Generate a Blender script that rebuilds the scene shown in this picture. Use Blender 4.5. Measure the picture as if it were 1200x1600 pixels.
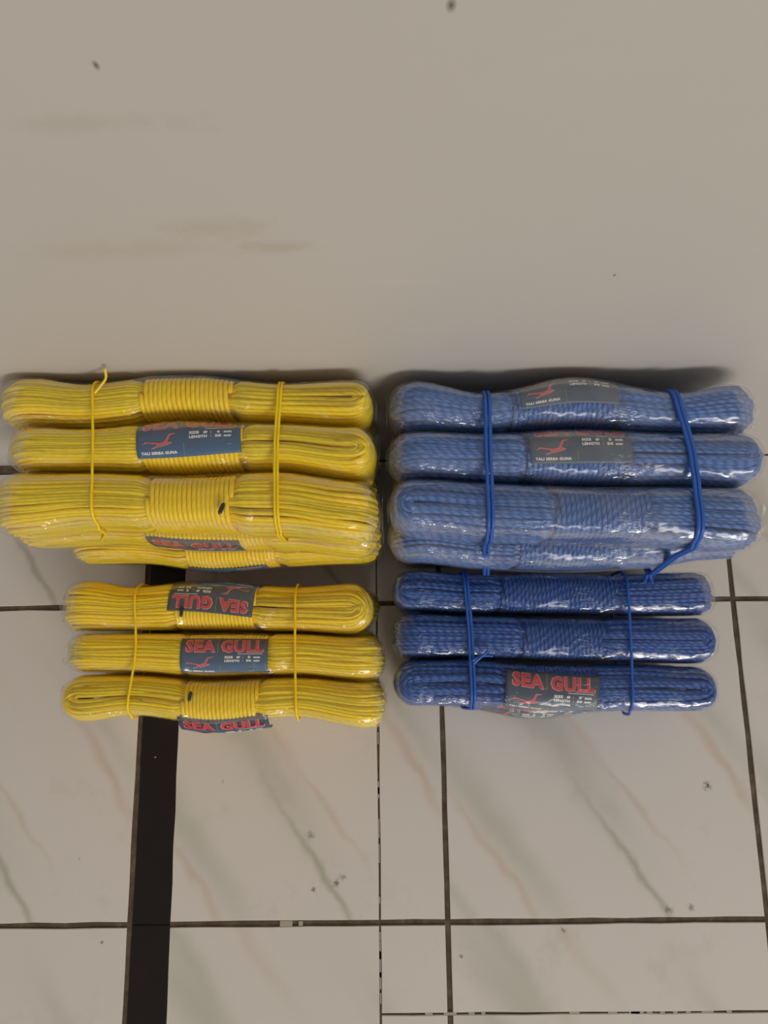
import bpy, bmesh, math, random
import numpy as np
from mathutils import Vector, Matrix

sc = bpy.context.scene
for o in list(bpy.data.objects):
    bpy.data.objects.remove(o)
COL = sc.collection
PI = math.pi

# ------------------------------------------------------------------ camera
WALL_Y = 0.4605                      # face of the wall; floor top is z = 0
cam_d = bpy.data.cameras.new('camera')
cam = bpy.data.objects.new('camera', cam_d)
COL.objects.link(cam)
sc.camera = cam
cam_d.sensor_fit = 'VERTICAL'
cam_d.sensor_height = 32.0
cam_d.lens = 32.0 * 1150 / 1600
cam_d.clip_start = 0.01
cam_d.clip_end = 50
p_, r_, y_ = math.radians(78.2073), math.radians(-3.5114), math.radians(2.7381)
fwd = Vector((0, math.cos(p_), -math.sin(p_)))
up = Vector((0, math.sin(p_), math.cos(p_)))
rt = Vector((1, 0, 0))
x2 = rt * math.cos(r_) + up * math.sin(r_)
u2 = up * math.cos(r_) - rt * math.sin(r_)
RZ = Matrix.Rotation(y_, 3, 'Z')
x2, u2, b2 = RZ @ x2, RZ @ u2, -(RZ @ fwd)
M = Matrix(((x2.x, u2.x, b2.x), (x2.y, u2.y, b2.y), (x2.z, u2.z, b2.z))).to_4x4()
M.translation = Vector((-0.04845, 0.24148, 0.77085))
cam.matrix_world = M

# ------------------------------------------------------------------ world, lamps, exposure
world = bpy.data.worlds.new('world')
sc.world = world
world.use_nodes = True
bg = world.node_tree.nodes['Background']
bg.inputs[0].default_value = (1.0, 0.955, 0.90, 1)
bg.inputs[1].default_value = 0.325


def area(name, loc, target, size, size_y, power, color):
    d = bpy.data.lights.new(name, 'AREA')
    d.shape = 'RECTANGLE'
    d.size, d.size_y, d.energy, d.color = size, size_y, power, color
    o = bpy.data.objects.new(name, d)
    COL.objects.link(o)
    o.location = loc
    o.rotation_euler = (Vector(target) - Vector(loc)).to_track_quat('-Z', 'Y').to_euler()
    return o


area('room_lamp', (1.5, -3.3, 2.1), (0, 0.25, 0.15), 2.0, 0.9, 84, (1.0, 0.94, 0.86))
sc.view_settings.view_transform = 'Standard'
sc.view_settings.look = 'None'
sc.view_settings.gamma = 1
sc.view_settings.use_curve_mapping = False
sc.view_settings.exposure = 0.13
sc.cycles.transparent_max_bounces = 24


# ------------------------------------------------------------------ node helpers
class NT:
    def __init__(self, name):
        self.m = bpy.data.materials.new(name)
        self.m.use_nodes = True
        self.t = self.m.node_tree
        self.t.nodes.clear()
        self.out = self.t.nodes.new('ShaderNodeOutputMaterial')

    def n(self, typ, **kw):
        nd = self.t.nodes.new(typ)
        ins = kw.pop('ins', {})
        for k, v in kw.items():
            setattr(nd, k, v)
        for k, v in ins.items():
            if hasattr(v, 'bl_idname') or isinstance(v, bpy.types.NodeSocket):
                self.t.links.new(v, nd.inputs[k])
            else:
                nd.inputs[k].default_value = v
        return nd

    def math(self, op, a, b=None, c=None, clamp=False):
        nd = self.t.nodes.new('ShaderNodeMath')
        nd.operation = op
        nd.use_clamp = clamp
        for i, v in enumerate((a, b, c)):
            if v is None:
                continue
            if isinstance(v, bpy.types.NodeSocket):
                self.t.links.new(v, nd.inputs[i])
            else:
                nd.inputs[i].default_value = v
        return nd.outputs[0]

    def mix(self, f, a, b, blend='MIX'):
        nd = self.t.nodes.new('ShaderNodeMix')
        nd.data_type = 'RGBA'
        nd.blend_type = blend
        for sock, v in ((nd.inputs[0], f), (nd.inputs[6], a), (nd.inputs[7], b)):
            if isinstance(v, bpy.types.NodeSocket):
                self.t.links.new(v, sock)
            elif isinstance(v, (int, float)):
                sock.default_value = v
            else:
                sock.default_value = (*v[:3], 1)
        return nd.outputs[2]

    def noise(self, vec, scale, detail=2, rough=0.5):
        nd = self.n('ShaderNodeTexNoise', ins={'Scale': scale, 'Detail': detail, 'Roughness': rough})
        if vec is not None:
            self.t.links.new(vec, nd.inputs['Vector'])
        return nd.outputs['Fac']

    def ramp(self, fac, stops):
        nd = self.t.nodes.new('ShaderNodeValToRGB')
        e = nd.color_ramp.elements
        while len(e) < len(stops):
            e.new(0.5)
        for el, (p, c) in zip(e, stops):
            el.position = p
            el.color = (*c, 1) if len(c) == 3 else c
        self.t.links.new(fac, nd.inputs[0])
        return nd.outputs[0]

    def bsdf(self, **ins):
        b = self.n('ShaderNodeBsdfPrincipled')
        for k, v in ins.items():
            k = k.replace('_', ' ')
            if isinstance(v, bpy.types.NodeSocket):
                self.t.links.new(v, b.inputs[k])
            elif isinstance(v, tuple) and len(v) == 3 and k != 'Subsurface Radius':
                b.inputs[k].default_value = (*v, 1)
            else:
                b.inputs[k].default_value = v
        return b

    def done(self, sh):
        self.t.links.new(sh.outputs[0] if hasattr(sh, 'outputs') else sh, self.out.inputs[0])
        return self.m


def obj_coord(nt):
    return nt.n('ShaderNodeTexCoord').outputs['Object']


def flat_mat(name, col, rough=0.6, metal=0.0):
    nt = NT(name)
    c = obj_coord(nt)
    f = nt.noise(c, 180, 2)
    colr = nt.mix(nt.math('MULTIPLY', f, 0.35), col, tuple(v * 0.6 for v in col))
    return nt.done(nt.bsdf(Base_Color=colr, Roughness=rough, Metallic=metal))


# ------------------------------------------------------------------ materials
def wall_material():
    nt = NT('wall_paint')
    c = obj_coord(nt)
    big = nt.noise(c, 3.5, 4)
    fine = nt.noise(c, 60, 3)
    col = nt.mix(big, (0.50, 0.47, 0.436), (0.555, 0.525, 0.49))
    col = nt.mix(nt.math('MULTIPLY', fine, 0.12), col, (0.5, 0.46, 0.4))
    sep = nt.n('ShaderNodeSeparateXYZ', ins={0: c})
    X, Z = sep.outputs[0], sep.outputs[2]
    patch = nt.noise(c, 45, 6, 0.75)
    for (x, z, rx, rz, tint, amt) in WALL_MARKS:
        dx = nt.math('DIVIDE', nt.math('SUBTRACT', X, x), rx)
        dz = nt.math('DIVIDE', nt.math('SUBTRACT', Z, z), rz)
        d = nt.math('SQRT', nt.math('ADD', nt.math('MULTIPLY', dx, dx), nt.math('MULTIPLY', dz, dz)))
        if rx > 0.008:
            d = nt.math('ADD', d, nt.math('MULTIPLY', nt.math('SUBTRACT', patch, 0.5), 2.6))
        f = nt.math('MULTIPLY', nt.math('SUBTRACT', 1.0, d, clamp=True), amt * (0.6 if rx > 0.008 else 1.0))
        col = nt.mix(f, col, tint)
    bump = nt.n('ShaderNodeBump', ins={'Strength': 0.12, 'Distance': 0.002, 'Height': nt.noise(c, 45, 4)})
    return nt.done(nt.bsdf(Base_Color=col, Roughness=0.55, Normal=bump.outputs[0]))


WALL_MARKS = [(-0.131, 0.4353, 0.03, 0.012, (0.36, 0.28, 0.16), 0.5),
              (-0.106, 0.417, 0.025, 0.006, (0.36, 0.28, 0.16), 0.45),
              (-0.19, 0.415, 0.09, 0.012, (0.38, 0.31, 0.2), 0.3),
              (-0.165, 0.510, 0.05, 0.008, (0.36, 0.30, 0.22), 0.35),
              (-0.1554, 0.539, 0.0016, 0.0028, (0.08, 0.05, 0.03), 0.9),
              (-0.0256, 0.5612, 0.0022, 0.0035, (0.05, 0.04, 0.03), 0.9),
              (0.0824, 0.381, 0.0012, 0.002, (0.08, 0.05, 0.03), 0.9),
              (-0.0395, 0.378, 0.03, 0.004, (0.62, 0.585, 0.54), 0.4)]


def tile_material():
    nt = NT('marbled_tile')
    c = obj_coord(nt)
    T = 0.305
    sep = nt.n('ShaderNodeSeparateXYZ', ins={0: c})
    u = nt.math('DIVIDE', sep.outputs[0], T)
    v = nt.math('SUBTRACT', 1.0, nt.math('DIVIDE', sep.outputs[1], T))
    warp = nt.noise(c, 11, 3)
    warp2 = nt.noise(c, 40, 4)
    w = nt.math('ADD', nt.math('MULTIPLY', nt.math('SUBTRACT', warp, 0.5), 0.16),
                nt.math('MULTIPLY', nt.math('SUBTRACT', warp2, 0.5), 0.03))
    q = nt.math('ADD', nt.math('SUBTRACT', u, nt.math('MULTIPLY', v, 0.667)), w)
    col = nt.mix(nt.noise(c, 6, 3), (0.635, 0.588, 0.545), (0.675, 0.63, 0.588))
    green, peach, dark = (0.43, 0.435, 0.355), (0.56, 0.45, 0.36), (0.33, 0.32, 0.24)
    bands = [(0.06, 0.085, 0.34, 0.36, green, .8), (0.025, 0.014, 0.86, 0.22, dark, .75),
             (0.12, 0.03, 0.05, 0.25, green, .5),
             (0.55, 0.022, 0.52, 0.2, peach, .85), (0.63, 0.05, 0.36, 0.2, green, .5),
             (-0.31, 0.06, 0.7, 0.3, green, .65), (-0.385, 0.016, 0.85, 0.24, peach, .7),
             (0.185, 0.013, 0.66, 0.14, peach, .6), (0.16, 0.02, 0.42, 0.14, peach, .5),
             (0.36, 0.03, 0.05, 0.2, peach, .35), (-0.6, 0.03, 0.9, 0.2, green, .5)]
    for q0, wd, v0, vw, tint, amt in bands:
        a = nt.math('DIVIDE', nt.math('SUBTRACT', q, q0), wd)
        b = nt.math('DIVIDE', nt.math('SUBTRACT', v, v0), vw)
        e = nt.math('ADD', nt.math('MULTIPLY', a, a), nt.math('MULTIPLY', b, b))
        f = nt.math('MULTIPLY', nt.math('EXPONENT', nt.math('MULTIPLY', e, -1.0)), amt * 0.85)
        col = nt.mix(f, col, tint)
    geo = nt.n('ShaderNodeNewGeometry').outputs['Position']
    grime = nt.noise(geo, 14, 6, 0.7)
    gm = nt.math('MULTIPLY', nt.math('SUBTRACT', grime, 0.56, clamp=True), 1.4, clamp=True)
    col = nt.mix(gm, col, (0.40, 0.34, 0.26))
    # scuffs and specks at their own places on this floor
    sp = nt.n('ShaderNodeSeparateXYZ', ins={0: geo})
    br = nt.noise(geo, 260, 4, 0.75)
    for x, y, r, amt in FLOOR_SPOTS:
        dx = nt.math('SUBTRACT', sp.outputs[0], x)
        dy = nt.math('SUBTRACT', sp.outputs[1], y)
        d = nt.math('DIVIDE', nt.math('SQRT', nt.math('ADD', nt.math('MULTIPLY', dx, dx), nt.math('MULTIPLY', dy, dy))), r)
        d = nt.math('ADD', d, nt.math('MULTIPLY', nt.math('SUBTRACT', br, 0.5), 4.0))
        col = nt.mix(nt.math('MULTIPLY', nt.math('SUBTRACT', 1.0, d, clamp=True), amt), col, (0.10, 0.085, 0.06))
    rough = nt.math('ADD', nt.math('MULTIPLY', grime, 0.25), 0.27)
    return nt.done(nt.bsdf(Base_Color=col, Roughness=rough, Specular_IOR_Level=0.35))


FLOOR_SPOTS = [(0.2597, 0.1211, 0.0045, .9), (0.2117, 0.009, 0.005, .6), (0.2333, 0.011, 0.004, .6),
               (-0.1071, 0.0356, 0.004, .8), (-0.1009, 0.0412, 0.004, .5), (-0.1288, 0.03, 0.003, .8), (-0.1323, 0.0793, 0.005, .5),
               (0.1099, -0.0076, 0.003, .8), (-0.331, -0.0146, 0.002, .9), (0.012, -0.03, 0.002, .8),
               (-0.3586, 0.0598, 0.0015, .8), (-0.342, 0.30, 0.0015, .8), (-0.22, 0.13, 0.002, .4)]


def strip_material():
    nt = NT('black_strip_tile')
    c = obj_coord(nt)
    f = nt.noise(c, 30, 4)
    col = nt.mix(f, (0.006, 0.004, 0.003), (0.018, 0.011, 0.009))
    v = nt.n('ShaderNodeTexVoronoi', ins={'Scale': 38.0, 'Vector': c})
    spk = nt.math('LESS_THAN', v.outputs['Distance'], 0.055)
    pick = nt.math('GREATER_THAN', nt.noise(c, 17, 1), 0.56)
    col = nt.mix(nt.math('MULTIPLY', spk, pick), col, (0.3, 0.27, 0.24))
    return nt.done(nt.bsdf(Base_Color=col, Roughness=0.42, Specular_IOR_Level=0.25))


def grout_material():
    nt = NT('dark_grout')
    c = obj_coord(nt)
    f = nt.noise(c, 55, 4, 0.65)
    col = nt.ramp(f, [(0.25, (0.04, 0.027, 0.016)), (0.55, (0.105, 0.074, 0.048)), (0.8, (0.19, 0.15, 0.11))])
    bump = nt.n('ShaderNodeBump', ins={'Strength': 0.4, 'Distance': 0.001, 'Height': nt.noise(c, 400, 3)})
    return nt.done(nt.bsdf(Base_Color=col, Roughness=0.9, Normal=bump.outputs[0]))


def rope_material(name, col, dark, rough, twist, strength, glow=0.0):
    """laid plastic rope: diagonal lay lines from the UV of the tube (u round, v along in circumferences)"""
    nt = NT(name)
    uv = nt.n('ShaderNodeTexCoord').outputs['UV']
    sep = nt.n('ShaderNodeSeparateXYZ', ins={0: uv})
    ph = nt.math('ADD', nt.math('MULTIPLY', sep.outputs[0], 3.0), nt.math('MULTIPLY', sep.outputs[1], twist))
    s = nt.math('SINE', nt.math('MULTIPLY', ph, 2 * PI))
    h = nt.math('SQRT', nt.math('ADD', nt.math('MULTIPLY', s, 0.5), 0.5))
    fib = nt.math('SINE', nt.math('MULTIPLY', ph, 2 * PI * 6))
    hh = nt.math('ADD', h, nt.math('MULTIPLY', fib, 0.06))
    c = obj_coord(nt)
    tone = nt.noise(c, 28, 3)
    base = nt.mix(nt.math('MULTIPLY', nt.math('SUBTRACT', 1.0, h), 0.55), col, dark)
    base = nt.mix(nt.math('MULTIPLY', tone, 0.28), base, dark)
    bump = nt.n('ShaderNodeBump', ins={'Strength': strength, 'Distance': 0.0012, 'Height': hh})
    return nt.done(nt.bsdf(Base_Color=base, Roughness=rough, Normal=bump.outputs[0], Subsurface_Weight=glow,
                        Subsurface_Radius=(0.45, 0.38, 0.05), Subsurface_Scale=0.009))


def film_material(name, haze, wrinkle, gloss):
    """thin clear wrapping film: mostly see-through, fresnel gloss broken up by crumpled patches, a little milky haze"""
    nt = NT(name)
    c = obj_coord(nt)
    mp = nt.n('ShaderNodeMapping', ins={'Vector': c})
    mp.inputs['Rotation'].default_value = (0.3, 0.5, 0.7)
    mp.inputs['Scale'].default_value = (1.0, 3.2, 1.8)
    n1 = nt.noise(mp.outputs[0], 70, 3, 0.55)
    n2 = nt.noise(c, 45, 2, 0.5)
    patch = nt.math('MULTIPLY', nt.math('SUBTRACT', nt.noise(c, 21, 2), 0.42, clamp=True), 4.0, clamp=True)
    hgt = nt.math('ADD', nt.math('MULTIPLY', nt.math('MULTIPLY', n1, patch), 1.5), nt.math('MULTIPLY', n2, 0.9))
    bump = nt.n('ShaderNodeBump', ins={'Strength': wrinkle, 'Distance': 0.004, 'Height': hgt})
    fr = nt.n('ShaderNodeFresnel', ins={'IOR': 1.42})
    gl = nt.n('ShaderNodeBsdfGlossy', ins={'Roughness': 0.2, 'Normal': bump.outputs[0], 'Color': (1, 1, 1, 1)})
    tr = nt.n('ShaderNodeBsdfTransparent', ins={'Color': (0.985, 0.985, 0.985, 1)})
    df = nt.n('ShaderNodeBsdfDiffuse', ins={'Color': (0.80, 0.78, 0.74, 1)})
    cloud = nt.noise(c, 17, 4, 0.6)
    hz = nt.math('MULTIPLY', nt.math('MULTIPLY_ADD', nt.math('SUBTRACT', cloud, 0.4, clamp=True), 3.6, 0.25), haze, clamp=True)
    m1 = nt.n('ShaderNodeMixShader', ins={0: hz, 1: tr.outputs[0], 2: df.outputs[0]})
    m2 = nt.n('ShaderNodeMixShader', ins={0: nt.math('MINIMUM', nt.math('MULTIPLY', fr.outputs[0], gloss), 0.26 * gloss), 1: m1.outputs[0], 2: gl.outputs[0]})
    return nt.done(m2)


def card_material(name, top, bottom):
    nt = NT(name)
    uv = nt.n('ShaderNodeTexCoord').outputs['UV']
    sep = nt.n('ShaderNodeSeparateXYZ', ins={0: uv})
    col = nt.ramp(sep.outputs[1], [(0.0, bottom), (0.45, tuple((a + b) / 2 for a, b in zip(top, bottom))), (0.8, top)])
    col = nt.mix(nt.math('MULTIPLY', nt.noise(obj_coord(nt), 90, 3), 0.2), col, (0.1, 0.1, 0.11))
    return nt.done(nt.bsdf(Base_Color=col, Roughness=0.5))


MAT = {
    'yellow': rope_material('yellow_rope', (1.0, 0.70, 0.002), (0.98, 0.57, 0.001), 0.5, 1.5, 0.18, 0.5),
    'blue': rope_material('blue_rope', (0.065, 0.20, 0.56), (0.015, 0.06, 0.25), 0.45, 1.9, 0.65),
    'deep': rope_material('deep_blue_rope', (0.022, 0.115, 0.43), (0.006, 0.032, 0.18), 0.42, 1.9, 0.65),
    'ycord': flat_mat('yellow_cord', (0.98, 0.72, 0.01), 0.4),
    'bcord': flat_mat('blue_cord', (0.025, 0.12, 0.50), 0.4),
    'film_y': film_material('clear_film', 0.03, 1.0, 0.9),
    'film_b': film_material('cloudy_film', 0.115, 0.85, 0.85),
    'film_d': film_material('thin_film', 0.03, 0.85, 0.75),
    'card': card_material('label_card_blue', (0.052, 0.06, 0.085), (0.05, 0.15, 0.30)),
    'card_grey': card_material('label_card_grey', (0.05, 0.06, 0.075), (0.07, 0.12, 0.19)),
    'red': flat_mat('red_ink', (0.66, 0.05, 0.06), 0.5),
    'rose': flat_mat('rose_ink', (0.70, 0.13, 0.15), 0.5),
    'pink': flat_mat('pink_ink', (0.66, 0.33, 0.33), 0.5),
    'white': flat_mat('white_ink', (0.95, 0.95, 0.95), 0.5),
    'olive': flat_mat('olive_ink', (0.28, 0.30, 0.12), 0.5),
    'burnt': flat_mat('burnt_tip', (0.03, 0.028, 0.03), 0.4),
    'wall': wall_material(), 'tile': tile_material(), 'strip': strip_material(), 'grout': grout_material(),
    'mortar': flat_mat('mortar', (0.42, 0.37, 0.31), 0.9),
}


# ------------------------------------------------------------------ object helpers
def link(name, mesh, mats, parent=None, loc=(0, 0, 0)):
    for m in (mats if isinstance(mats, (list, tuple)) else [mats]):
        if m.name not in [x.name for x in mesh.materials]:
            mesh.materials.append(m)
    o = bpy.data.objects.new(name, mesh)
    COL.objects.link(o)
    o.location = loc
    if parent is not None:
        o.parent = parent
    return o


def empty(name, loc, label=None, cat=None, group=None):
    o = bpy.data.objects.new(name, None)
    COL.objects.link(o)
    o.location = loc
    o.empty_display_size = 0.02
    tag(o, label, cat, group)
    return o


def tag(o, label=None, cat=None, group=None, kind=None):
    for k, v in (('label', label), ('category', cat), ('group', group), ('kind', kind)):
        if v:
            o[k] = v
    return o


def mesh_np(name, verts, quads, uvs=None, smooth=True):
    me = bpy.data.meshes.new(name)
    verts = np.asarray(verts, np.float32)
    quads = np.asarray(quads, np.int32)
    nq, k = quads.shape
    me.vertices.add(len(verts))
    me.vertices.foreach_set('co', verts.ravel())
    me.loops.add(nq * k)
    me.loops.foreach_set('vertex_index', quads.ravel())
    me.polygons.add(nq)
    me.polygons.foreach_set('loop_start', np.arange(0, nq * k, k, dtype=np.int32))
    me.polygons.foreach_set('use_smooth', np.full(nq, smooth))
    if uvs is not None:
        l = me.uv_layers.new(name='uv')
        l.data.foreach_set('uv', np.asarray(uvs, np.float32).reshape(-1))
    me.update(calc_edges=True)
    me.validate()
    return me


class Tubes:
    """collects swept round tubes and builds them as one mesh"""

    def __init__(self):
        self.v, self.q, self.uv, self.n = [], [], [], 0

    def add(self, P, ref, r, closed=False, sides=7, v0=0.0, taper=False):
        P = np.asarray(P, float)
        n = len(P)
        if closed:
            Tn = np.roll(P, -1, 0) - np.roll(P, 1, 0)
        else:
            Tn = np.gradient(P, axis=0)
        Tn /= np.linalg.norm(Tn, axis=1)[:, None] + 1e-12
        ref = np.broadcast_to(np.asarray(ref, float), P.shape)
        N = np.cross(Tn, ref)
        N /= np.linalg.norm(N, axis=1)[:, None] + 1e-12
        B = np.cross(N, Tn)
        th = np.arange(sides) * 2 * PI / sides
        rr = np.full(n, r)
        if taper:
            rr[0] = rr[-1] = r * 0.35
        ring = P[:, None, :] + rr[:, None, None] * (np.cos(th)[None, :, None] * N[:, None, :] + np.sin(th)[None, :, None] * B[:, None, :])
        seg = np.linalg.norm(np.diff(np.vstack([P, P[:1]]), axis=0), axis=1)
        L = np.concatenate([[0], np.cumsum(seg)]) / (2 * PI * r) + v0
        m = n if closed else n - 1
        i = np.arange(m)[:, None]
        j = np.arange(sides)[None, :]
        i2 = (i + 1) % n
        j2 = (j + 1) % sides
        q = np.stack([i * sides + j, i * sides + j2, i2 * sides + j2, i2 * sides + j], -1).reshape(-1, 4) + self.n
        U = np.broadcast_to(j / sides, (m, sides))
        U2 = np.broadcast_to((j + 1) / sides, (m, sides))
        V = np.broadcast_to(L[:m][:, None], (m, sides))
        V2 = np.broadcast_to(L[1:m + 1][:, None], (m, sides))
        uv = np.stack([np.stack([U, V], -1), np.stack([U2, V], -1), np.stack([U2, V2], -1), np.stack([U, V2], -1)], 2).reshape(-1, 2)
        self.v.append(ring.reshape(-1, 3))
        self.q.append(q)
        self.uv.append(uv)
        self.n += n * sides

    def mesh(self, name):
        return mesh_np(name, np.vstack(self.v), np.vstack(self.q), np.vstack(self.uv))


def smooth(e0, e1, x):
    t = np.clip((x - e0) / (e1 - e0), 0, 1)
    return t * t * (3 - 2 * t)


def hermite(xs, ys, x):
    """monotone-ish cubic through stations"""
    xs, ys = np.asarray(xs, float), np.asarray(ys, float)
    d = np.diff(ys) / np.diff(xs)
    m = np.zeros_like(ys)
    for i in range(1, len(xs) - 1):
        if d[i - 1] * d[i] > 0:
            m[i] = 2 * d[i - 1] * d[i] / (d[i - 1] + d[i])
    x = np.clip(x, xs[0], xs[-1])
    k = np.clip(np.searchsorted(xs, x) - 1, 0, len(xs) - 2)
    h = xs[k + 1] - xs[k]
    t = (x - xs[k]) / h
    return ((2 * t**3 - 3 * t**2 + 1) * ys[k] + (t**3 - 2 * t**2 + t) * h * m[k]
            + (-2 * t**3 + 3 * t**2) * ys[k + 1] + (t**3 - t**2) * h * m[k + 1])


# ------------------------------------------------------------------ large structure: wall and floor
def box_mesh(name, lo, hi, bev=0.0):
    bm = bmesh.new()
    bmesh.ops.create_cube(bm, size=1)
    for v in bm.verts:
        v.co = Vector([lo[i] + (v.co[i] + 0.5) * (hi[i] - lo[i]) for i in range(3)])
    if bev:
        bmesh.ops.bevel(bm, geom=bm.edges[:], offset=bev, segments=2, affect='EDGES')
    me = bpy.data.meshes.new(name)
    bm.to_mesh(me)
    bm.free()
    return me


wall = link('wall_back', box_mesh('wall_back', (-2.1, WALL_Y, -0.05), (2.1, WALL_Y + 0.12, 2.4)), MAT['wall'])
tag(wall, 'off-white painted wall with faint brown smudges behind the rope piles', kind='structure')
floor = link('floor', box_mesh('floor', (-2.1, -3.0, -0.06), (2.1, WALL_Y, -0.0014)), MAT['grout'])
tag(floor, 'floor of white marbled tiles with dark joints', kind='structure')

rng = random.Random(4)


def tile_mesh(x0, y0, x1, y1, ox, oy, jit=0.0005):
    """slab with slightly uneven edges and a worn arris; local origin at (ox, oy)"""
    pts = []
    for (ax, ay), (bx, by) in (((x0, y0), (x1, y0)), ((x1, y0), (x1, y1)), ((x1, y1), (x0, y1)), ((x0, y1), (x0, y0))):
        L = math.hypot(bx - ax, by - ay)
        n = max(1, min(10, int(L / 0.03)))
        for k in range(n):
            t = k / n
            jx = 0 if k == 0 else rng.uniform(-jit, jit)
            pts.append((ax + (bx - ax) * t + (jx if ay != by else 0) - ox, ay + (by - ay) * t + (jx if ay == by else 0) - oy))
    n = len(pts)
    cx, cy = (x0 + x1) / 2 - ox, (y0 + y1) / 2 - oy
    ins = 0.0005
    v = [(x, y, -0.007) for x, y in pts] + [(x, y, -0.0005) for x, y in pts]
    v += [(x - math.copysign(ins, x - cx), y - math.copysign(ins, y - cy), 0.0) for x, y in pts]
    f = []
    for i in range(n):
        j = (i + 1) % n
        f += [(i, j, n + j, n + i), (n + i, n + j, 2 * n + j, 2 * n + i)]
    f.append(tuple(range(2 * n, 3 * n)))
    me = bpy.data.meshes.new('tile')
    me.from_pydata(v, [], f)
    return me


T, G = 0.305, 0.0052            # pitch of the print, wide joint
XL, XR = -0.3085, -0.267        # outer edges of the black strip with its joint


def tile(x0, x1, y0, y1, ox, oy, gx=(G / 2, G / 2), gy=(G / 2, G / 2)):
    if x1 - x0 < 0.02 or y1 - y0 < 0.02:
        return
    link('tile', tile_mesh(x0 + gx[0], y0 + gy[0], x1 - gx[1], y1 - gy[1], ox, oy), MAT['tile'], floor, (ox, oy, 0))


TH = 0.0009
rows_left = [(T, WALL_Y, T), (0, T, 0), (-T, 0, -T), (-2 * T, -T, -2 * T), (-3 * T, -2 * T, -3 * T), (-4 * T, -3 * T, -4 * T)]
rows_right = [(T, WALL_Y, T), (0, T, 0), (-0.0785, 0, -T), (-0.0785 - T, -0.0785, -T - 0.0785), (-0.0785 - 2 * T, -0.0785 - T, -0.0785 - 2 * T), (-0.0785 - 3 * T, -0.0785 - 2 * T, -0.0785 - 3 * T)]
for y0, y1, oy in rows_left:
    back = y1 == WALL_Y
    for k in range(6):                                             # left of the strip
        x1 = XL - k * T
        tile(x1 - T, x1, y0, y1, x1 - T, oy, gx=(G / 2, 0), gy=(G / 2, 0.011 if back else G / 2))
    tile(XR, -0.065, y0, y1, -T, oy, gx=(0.0002, TH), gy=(G / 2, 0.003 if back else G / 2))
for y0, y1, oy in rows_right:
    g = (TH if y0 < -0.01 else G / 2, 0.0025 if y1 == WALL_Y else (TH if y1 < -0.01 else G / 2))
    tile(-0.065, 0, y0, y1, -T, oy, gx=(TH, G / 2), gy=g)
    for k in range(7):
        tile(k * T, (k + 1) * T, y0, y1, k * T, oy, gy=g)
for y0, y1, _ in rows_left:                                        # the black strip, piece by piece
    back = y1 == WALL_Y
    o = link('strip_tile', tile_mesh(XL + 0.0052, y0 + 0.0002, XR - 0.0001, y1 - (0.004 if back else 0.0002), XL, y0, 0.0003), MAT['strip'], floor, (XL, y0, 0))
    o['label'] = 'narrow black border tile'
# bits of mortar that bridge the thin joints
bm = bmesh.new()
spots = [(x, -0.0785, rng.uniform(.003, .012), 0.0012) for x in (0.0, -0.02, 0.02, 0.031, 0.116, 0.1515, 0.172, 0.1745, 0.186, 0.198, 0.21, 0.222, 0.24, 0.26)]
spots += [(-0.065, y, 0.0012, rng.uniform(.003, .012)) for y in (0.17, 0.121, 0.12, 0.085, 0.062, 0.02, -0.012, -0.024, -0.036, -0.05, -0.065)]
spots += [(-0.155, 0.0, 0.012, 0.0026), (-0.141, 0.0, 0.004, 0.002)]
for x, y, sx, sy in spots:
    r = bmesh.ops.create_cube(bm, size=1)
    for v in r['verts']:
        v.co = Vector((x + v.co.x * sx, y + v.co.y * sy * 2, -0.0010 + v.co.z * 0.0016))
me = bpy.data.meshes.new('joint_mortar')
bm.to_mesh(me)
bm.free()
o = link('joint_mortar', me, MAT['mortar'], floor)
tag(o, kind='stuff')

# ------------------------------------------------------------------ lettering and emblem, made once and bent onto each label card
_text = {}


def text_tris(s, bold):
    """flat triangles of a string, normalised to the unit square"""
    key = (s, bold)
    if key not in _text:
        cu = bpy.data.curves.new('text', 'FONT')
        cu.body = s
        cu.offset = bold
        cu.resolution_u = 2
        cu.fill_mode = 'FRONT'
        cu.space_character = 1.1
        ob = bpy.data.objects.new('text', cu)
        COL.objects.link(ob)
        dg = bpy.context.evaluated_depsgraph_get()
        dg.update()
        me = ob.evaluated_get(dg).to_mesh()
        me.calc_loop_triangles()
        V = np.array([v.co[:2] for v in me.vertices])
        F = np.array([t.vertices[:] for t in me.loop_triangles])
        ob.evaluated_get(dg).to_mesh_clear()
        bpy.data.objects.remove(ob)
        bpy.data.curves.remove(cu)
        lo, hi = V.min(0), V.max(0)
        _text[key] = ((V - lo) / (hi - lo), F)
    return _text[key]


BIRD = [[(115, 358), (148, 322), (170, 325), (255, 343), (300, 340), (270, 365), (165, 340), (150, 335)],
        [(298, 340), (342, 245), (388, 236), (388, 243), (352, 256), (326, 342)],
        [(250, 350), (300, 338), (340, 338), (360, 350), (330, 365), (270, 387), (240, 378)],
        [(255, 362), (195, 402), (215, 407), (265, 380)]]


def grow(poly, d):
    c = np.array(poly, float)
    m = c.mean(0)
    out = []
    for p in c:
        v = p - m
        out.append(tuple(p + v / (np.linalg.norm(v) + 1e-6) * d))
    return out


def quad(x0, y0, x1, y1):
    return np.array([(x0, y0), (x1, y0), (x1, y1), (x0, y1)]), [(0, 1, 2, 3)]


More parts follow.
